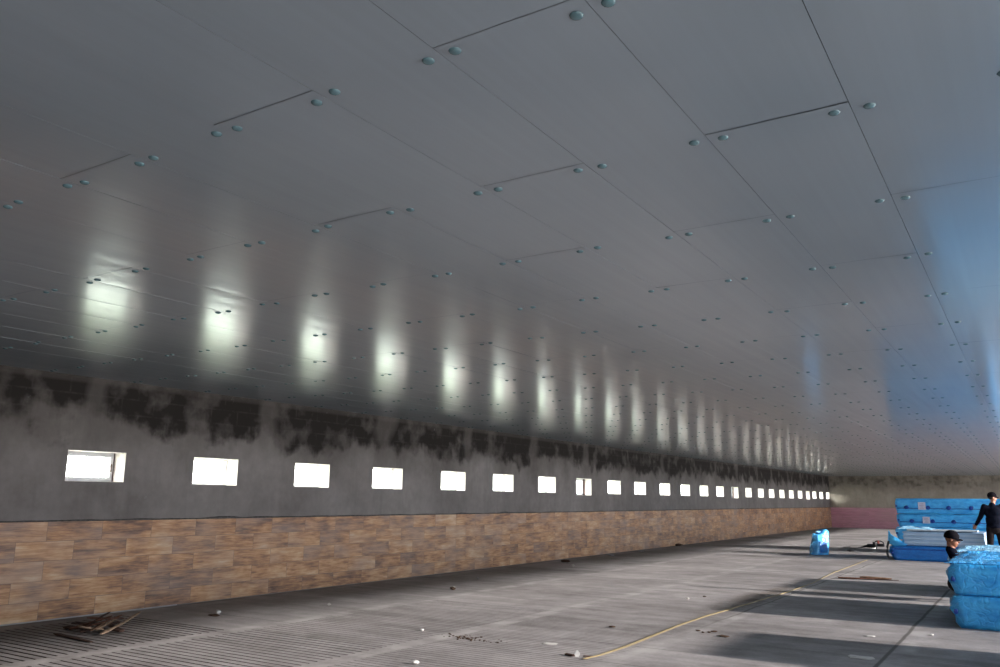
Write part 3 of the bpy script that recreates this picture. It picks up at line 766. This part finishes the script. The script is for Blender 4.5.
# ================================================================== THINGS ON THE FLOOR
WOOD = [simple('old_wood_%d' % i, c, .85, .2, .35, 14, .3) for i, c in enumerate(((.10, .045, .03), (.055, .032, .025), (.30, .21, .145), (.17, .10, .065)))]
def stick(bm, a, b, w, h, bend=0.0, seed=0, taper=.7):
    a, b = Vector(a), Vector(b); d = b-a; n = 10; s = d.cross(Vector((0, 0, 1))).normalized(); u = s.cross(d).normalized(); prev = None
    for i in range(n+1):
        t = i/n; c = a+d*t+s*bend*math.sin(PI*t)+u*0; k = (1-(1-taper)*t)*(1+.25*noise.noise(Vector((t*5, seed, 0))))
        if i in (0, n): k *= .6
        cur = [bm.verts.new(c+s*x*w*k/2+u*z*h*k/2) for x, z in ((-1, -.6), (-.4, -1), (.6, -1), (1, -.3), (1, .5), (.3, 1), (-.5, 1), (-1, .4))]
        if prev:
            for q in range(8): bm.faces.new((prev[q], prev[(q+1) % 8], cur[(q+1) % 8], cur[q]))
        else: bm.faces.new(cur[::-1])
        prev = cur
    bm.faces.new(prev)
GW = 'broken wood scraps heaped by the tiled wall'
def g2(px, py, z=0.0): p = ground(px, py, z); return p
sticks = [ # px0,py0,z0, px1,py1,z1, width, height, bend, mat, label
    (101, 634, .03, 140, 612, .16, .055, .022, .02, 2, 'long pale stick leaning on top of the wood scrap heap by the tiled wall'),
    (55, 633.5, .015, 92, 642, .015, .07, .02, .0, 1, 'dark flat lath lying in front of the wood scrap heap'),
    (78, 626, .10, 104, 629, .05, .05, .025, .05, 2, 'short pale curved splinter at the front of the wood scrap heap'),
    (90, 631, .05, 108, 620, .15, .04, .02, .03, 3, 'tan bent strip in the middle of the wood scrap heap'),
    (96, 630, .05, 116, 619, .17, .03, .02, -.03, 2, 'thin pale strip crossing the middle of the wood scrap heap'),
    (64, 627, .02, 100, 629, .04, .06, .03, .02, 1, 'blackish scrap at the left foot of the wood scrap heap'),
    (70, 629, .04, 112, 616, .18, .09, .03, .04, 0, 'reddish brown board across the wood scrap heap'),
    (80, 632, .03, 120, 622, .11, .09, .03, -.04, 1, 'dark brown board low in the wood scrap heap'),
    (88, 618, .16, 125, 618, .10, .08, .02, .03, 0, 'reddish top lath of the wood scrap heap next to the tiles'),
    (72, 623, .08, 118, 627, .05, .07, .025, -.05, 1, 'dark lath crossing under the wood scrap heap'),
    (112, 628, .05, 123, 631, .03, .09, .05, 0, 1, 'dark stub of wood at the right foot of the wood scrap heap'),
    (84, 627, .09, 122, 615, .19, .05, .02, .05, 0, 'brown curved shaving on the wood scrap heap'),
    (92, 624, .12, 110, 612, .17, .04, .02, -.02, 1, 'dark short splinter at the back of the wood scrap heap'),
]
for i, (x0, y0, z0, x1, y1, z1, w, h, bd, mi, lab) in enumerate(sticks):
    bm = bmesh.new(); a, b = g2(x0, y0, z0), g2(x1, y1, z1)
    # keep the heap clear of the wall
    for v in (a, b): v.x = max(v.x, WX+.12)
    mid = (a+b)/2; a2_, b2_ = a-mid, b-mid
    stick(bm, a2_, b2_, w, h, bd, i); o = finish('wood_scrap', bm, WOOD[mi]); o.location = mid; tag(o, lab, 'wood scrap', GW)
# splintered plank in the middle distance
pa, pb = ground(838, 578.5), ground(899, 581)
for k, (ta, tb, off, w, h, mi, lab) in enumerate(((.0, .62, 0, .16, .035, 0, 'broken brown plank lying flat on the floor left of the nearest blue stack'), (.35, .88, .12, .10, .06, 3, 'tan splinter resting along the broken brown plank'), (.60, 1.0, .02, .07, .02, 1, 'thin dark tip piece at the end of the broken brown plank'))):
    bm = bmesh.new(); a = pa.lerp(pb, ta); b = pa.lerp(pb, tb); a.y += off; b.y += off*.4; mid = (a+b)/2; mid.z = h/2+.003
    stick(bm, Vector((a.x-mid.x, a.y-mid.y, 0)), Vector((b.x-mid.x, b.y-mid.y, 0)), w, h, .02, 30+k, .5)
    o = finish('plank_fragment', bm, WOOD[mi]); o.location = mid; tag(o, lab, 'wood scrap', 'broken plank pieces on the open floor')

# yellow cord, doubled, with its white tag
YEL = simple('yellow_cord', (.22, .17, .085), .6, .3, .1); YEL2 = simple('faded_cord', (.30, .235, .12), .7, .3, .15)
cord = empty('cord', ground(583, 660)); tag(cord, 'taut doubled yellow cord running over the floor away from a white tag', 'cord')
pts = [(583, 660), (600, 656), (625, 647.5), (655, 635.5), (680, 625.5), (705, 617), (732, 609.3)]
def densify(P, n=8):
    out = []
    for a, b in zip(P, P[1:]):
        for i in range(n): out.append(a.lerp(b, i/n))
    return out+[P[-1]]
for off, mt in ((0, YEL), (.026, YEL)):
    bm = bmesh.new(); P_ = densify([ground(*p) for p in pts]); ribbon(bm, [p+Vector((off*(1+.3*noise.noise(p)), 0, .012))-cord.location for p in P_], .0034, 6); finish('strand', bm, mt, cord)
bm = bmesh.new(); P_ = densify([ground(*p) for p in ((732, 609.3), (760, 601), (790, 592), (812, 584), (834, 573), (850, 567), (868, 560))])
ribbon(bm, [p+Vector((.02*noise.noise(p*3), 0, .012))-cord.location for p in P_], .005, 6); finish('dusty_strand', bm, YEL2, cord)
tg = ground(577, 657); t_ = empty('tag', tg); tag(t_, 'small white tag standing at the near end of the yellow cord', 'tag')
bm = bmesh.new()
for k, v in enumerate(((-.035, 0, 0), (.03, .01, 0), (.04, .02, .06), (.0, .03, .105), (-.05, .02, .09), (-.06, 0, .04))): pass
vs = [bm.verts.new(v) for v in ((-.03, 0, .004), (.025, .01, .004), (.035, .025, .055), (-.005, .035, .10), (-.045, .03, .085), (-.05, .01, .04))]; bm.faces.new(vs)
for v in vs: v.co *= .62
o = finish('paper', bm, simple('tag_paper', (.75, .73, .70), .7), t_); s = o.modifiers.new('t', 'SOLIDIFY'); s.thickness = .004
bm = bmesh.new(); stick(bm, (-.14, .02, .012), (-.02, -.02, .014), .05, .022, 0, 3); finish('peg', bm, WOOD[1], t_)
bm = bmesh.new(); stick(bm, (.06, .02, .012), (.15, .07, .012), .02, .015, 0, 3); finish('hook', bm, WOOD[1], t_)

# scattered scraps: crumpled paper and chips
def scrap(px, py, r, h, mat, name, label, cat, group=None, seed=0, flatz=.5):
    p = ground(px, py); bm = bmesh.new(); bmesh.ops.create_icosphere(bm, subdivisions=2, radius=1)
    for v in bm.verts:
        k = 1+.55*noise.noise(v.co*1.9+Vector((seed*2.3, 1, 0))); v.co = Vector((v.co.x*r*k, v.co.y*r*.7*k, (v.co.z*k*.5+.5)*h))
    zmin = min(v.co.z for v in bm.verts)
    for v in bm.verts: v.co.z -= zmin-.001
    o = finish(name, bm, mat); o.location = p; tag(o, label, cat, group); return o
WHITE = simple('white_scrap', (.50, .48, .46), .8, .2, .1, 20); GREYS = simple('grey_chip', (.30, .30, .31), .85, .2, .2, 20); BRN = simple('brown_clod', (.07, .045, .032), .95, .1, .3, 20)
GP = 'small white scraps littering the floor'
scrap(217.5, 615, .045, .06, WHITE, 'paper_scrap', 'white curled scrap on dark dirt in the slotted floor right of the wood heap', 'scrap', GP, 1)
scrap(214, 616.2, .09, .025, BRN, 'dirt_clod', 'dark clod of dirt under the white curled scrap near the tiled wall', 'dirt', 'dirt clods on the floor', 11)
scrap(329.5, 605.5, .03, .03, WHITE, 'paper_scrap', 'tiny white scrap on the dark floor strip under the third window', 'scrap', GP, 2)
scrap(453, 590, .05, .05, BRN, 'dirt_clod', 'dark clod beside the tiled wall under the fifth window', 'dirt', 'dirt clods on the floor', 3)
scrap(454, 589.5, .025, .05, WHITE, 'paper_scrap', 'white chip against the dark clod beside the tiled wall', 'scrap', GP, 3)
scrap(478, 579, .03, .03, GREYS, 'paper_scrap', 'small grey chip close to the tiled wall under the sixth window', 'scrap', GP, 4)
scrap(572.5, 566.5, .05, .05, WHITE, 'paper_scrap', 'white chip on the dark floor strip below the eighth window', 'scrap', GP, 5)
scrap(565, 562.5, .12, .07, BRN, 'dirt_clod', 'dark heap of dirt against the tiles below the eighth window', 'dirt', 'dirt clods on the floor', 6)
scrap(611, 556, .09, .05, GREYS, 'paper_scrap', 'pale chip by the tiled wall below the ninth window', 'scrap', GP, 7)
scrap(641, 552, .09, .05, GREYS, 'paper_scrap', 'pale grey chip by the tiled wall below the tenth window', 'scrap', GP, 8)
scrap(678, 546, .16, .07, BRN, 'dirt_clod', 'dark clod at the foot of the tiles in the far half of the wall', 'dirt', 'dirt clods on the floor', 9)
scrap(687.5, 599.5, .035, .03, WHITE, 'paper_scrap', 'white speck in the open floor above the yellow cord', 'scrap', GP, 10)
scrap(415.5, 664.5, .035, .04, WHITE, 'paper_scrap', 'white lump at the bottom edge of the picture', 'scrap', GP, 12)
scrap(422, 631, .025, .025, WHITE, 'paper_scrap', 'white bit just above the dark dirt patch in the near floor', 'scrap', GP, 13)
scrap(550, 644, .09, .006, WHITE, 'paper_scrap', 'flat pale spill left of the white tag', 'scrap', GP, 14)
scrap(870, 636.5, .06, .01, WHITE, 'paper_scrap', 'flat pale scrap lying left of the nearest blue stack', 'scrap', GP, 15)
scrap(862, 658.5, .13, .02, WHITE, 'paper_scrap', 'long white curled scrap near the bottom edge, in the lower right shade', 'scrap', GP, 16)
scrap(931, 635.5, .03, .02, WHITE, 'paper_scrap', 'white chip right in front of the nearest blue stack', 'scrap', GP, 17)
scrap(704.5, 597, .03, .02, BRN, 'dirt_clod', 'dark pebble right of the white speck in the open floor', 'dirt', 'dirt clods on the floor', 18)
scrap(612, 627.5, .045, .02, BRN, 'dirt_clod', 'dark pebble in the near floor left of the yellow cord', 'dirt', 'dirt clods on the floor', 19)
for k, (x, y, r) in enumerate(((698, 631.3, .03), (703, 633, .02), (709, 633, .022), (714, 632.2, .045), (723, 637, .07))):
    scrap(x, y, r, .018, BRN, 'dirt_clod', ('left end one', 'second one', 'middle one', 'big one', 'flat one nearest the viewer')[k]+' of five brown clods right of the yellow cord', 'dirt', 'dirt clods on the floor', 20+k)
# dark crumbled dirt patch
bm = bmesh.new(); pc = ground(470, 639)
for i in range(80):
    t = random.gauss(0, .4); x, y = t*.42+random.gauss(0, .05), -t*.05+random.gauss(0, .05)+(.12 if random.random() < .25 else 0); r = random.uniform(.003, .012)
    M_ = Matrix.Translation((x, y, r*.5)) @ Matrix.Diagonal((r*1.5, r, r*.6, 1)); bmesh.ops.create_icosphere(bm, subdivisions=1, radius=1, matrix=M_)
o = finish('crumbled_dirt', bm, BRN); o.location = pc; tag(o, 'patch of dark crumbled dirt in the middle of the near floor', 'dirt', kind='stuff')

# power tool with its cable and a white pot near the far stacks
BLK = simple('black_plastic', (.015, .014, .018), .45, .4, .2); 
tp = ground(868, 549); tool = empty('power_tool', tp); tag(tool, 'black power tool with trailing cable on the floor left of the low far stack', 'tool')
bm = bmesh.new(); box(bm, -.02, .24, -.08, .08, .05, .17, bevel=.02); box(bm, .16, .24, -.03, .03, .15, .24, bevel=.012); finish('motor_housing', bm, BLK, tool)
bm = bmesh.new(); capsule(bm, (-.03, 0, .10), (-.22, 0, .045), .045, .02, 10); finish('grip', bm, BLK, tool, None, True)
bm = bmesh.new(); bmesh.ops.create_cone(bm, cap_ends=True, segments=20, radius1=.09, radius2=.09, depth=.02, matrix=Matrix.Translation((.27, 0, .09)) @ Matrix.Rotation(PI/2, 4, 'Y')); finish('disc', bm, BLK, tool)
bm = bmesh.new(); ribbon(bm, densify([Vector(v) for v in ((-.2, 0, .05), (-.35, .0, .02), (-.6, .1, .015), (-.85, .35, .015), (-.7, .8, .015))], 5), .014, 6); finish('cable', bm, BLK, tool)
wp_ = ground(873, 548.5); pot = empty('plastic_pot', wp_); tag(pot, 'small white pot between the two black tools on the far floor', 'pot')
bm = bmesh.new(); bmesh.ops.create_cone(bm, cap_ends=True, segments=20, radius1=.085, radius2=.1, depth=.13, matrix=Matrix.Translation((0, 0, .065))); finish('pot_body', bm, simple('white_plastic', (.75, .72, .70), .5), pot)
bm = bmesh.new(); bmesh.ops.create_cone(bm, cap_ends=True, segments=20, radius1=.105, radius2=.105, depth=.02, matrix=Matrix.Translation((0, 0, .14))); finish('rim', bm, simple('white_plastic_rim', (.6, .58, .56), .5), pot)
t2p = ground(878, 546.5); t2 = empty('power_tool', t2p); tag(t2, 'black tool with an arched handle beside the white pot, nearest the blue stack', 'tool')
bm = bmesh.new(); box(bm, -.12, .22, -.09, .09, 0, .10, bevel=.02); finish('tool_body', bm, BLK, t2)
bm = bmesh.new(); ribbon(bm, [(-.12, 0, .06), (-.10, 0, .14), (-.03, 0, .19), (.10, 0, .19), (.18, 0, .15), (.20, 0, .08)], .022, 8); finish('arched_handle', bm, BLK, t2)
bm = bmesh.new(); bmesh.ops.create_cone(bm, cap_ends=True, segments=16, radius1=.04, radius2=.04, depth=.11, matrix=Matrix.Translation((.02, 0, .145))); finish('red_knob', bm, simple('red_plastic', (.35, .08, .06), .5), t2)
pb_ = ground(851, 551.5); bmx = scrap(851, 551.5, .12, .05, simple('rag_black', (.02, .02, .022), .9), 'dark_rag', 'flat black scrap of cloth on the floor between the packet and the tools', 'rag', None, 41)

# ================================================================== LIGHT
sun = bpy.data.objects.new('sun', bpy.data.lights.new('sun', 'SUN')); COL.objects.link(sun)
el = math.atan(3.0/(RX+8.75)); d = Vector((-math.cos(el), -.06, -math.sin(el)))
sun.rotation_euler = d.to_track_quat('-Z', 'Y').to_euler(); sun.data.energy = SUN_E if 'SUN_E' in globals() else 9.0; sun.data.angle = math.radians(2.2); sun.data.color = (1, .93, .88)
w = bpy.data.worlds.new('sky'); SC.world = w; w.use_nodes = True; nt = w.node_tree; nt.nodes.clear()
tc = nt.nodes.new('ShaderNodeTexCoord'); sx = nt.nodes.new('ShaderNodeSeparateXYZ'); nt.links.new(tc.outputs['Generated'], sx.inputs[0])
mr = nt.nodes.new('ShaderNodeMapRange'); mr.interpolation_type = 'SMOOTHSTEP'; nt.links.new(sx.outputs[0], mr.inputs[0])
mr.inputs[1].default_value = -.6; mr.inputs[2].default_value = .4; mr.inputs[3].default_value = 19.0; mr.inputs[4].default_value = 3.0
cm = nt.nodes.new('ShaderNodeMix'); cm.data_type = 'RGBA'; nt.links.new(mr.outputs[0], cm.inputs[0])
mr2 = nt.nodes.new('ShaderNodeMapRange'); nt.links.new(sx.outputs[0], mr2.inputs[0]); mr2.inputs[1].default_value = -.6; mr2.inputs[2].default_value = .4
nt.links.new(mr2.outputs[0], cm.inputs[0]); cm.inputs[6].default_value = (.95, 1, .96, 1); cm.inputs[7].default_value = (.78, .88, 1, 1)
bg = nt.nodes.new('ShaderNodeBackground'); nt.links.new(cm.outputs[2], bg.inputs[0]); nt.links.new(mr.outputs[0], bg.inputs[1])
ow = nt.nodes.new('ShaderNodeOutputWorld'); nt.links.new(bg.outputs[0], ow.inputs[0])

SC.view_settings.view_transform = 'Standard'; SC.view_settings.look = 'None'; SC.view_settings.gamma = 1; SC.view_settings.exposure = 0.45
SC.view_settings.use_curve_mapping = False
try:
    SC.cycles.use_denoising = True; SC.cycles.max_bounces = 8; SC.cycles.diffuse_bounces = 5; SC.cycles.glossy_bounces = 4; SC.cycles.transmission_bounces = 6; SC.cycles.sample_clamp_indirect = 8
except Exception: pass
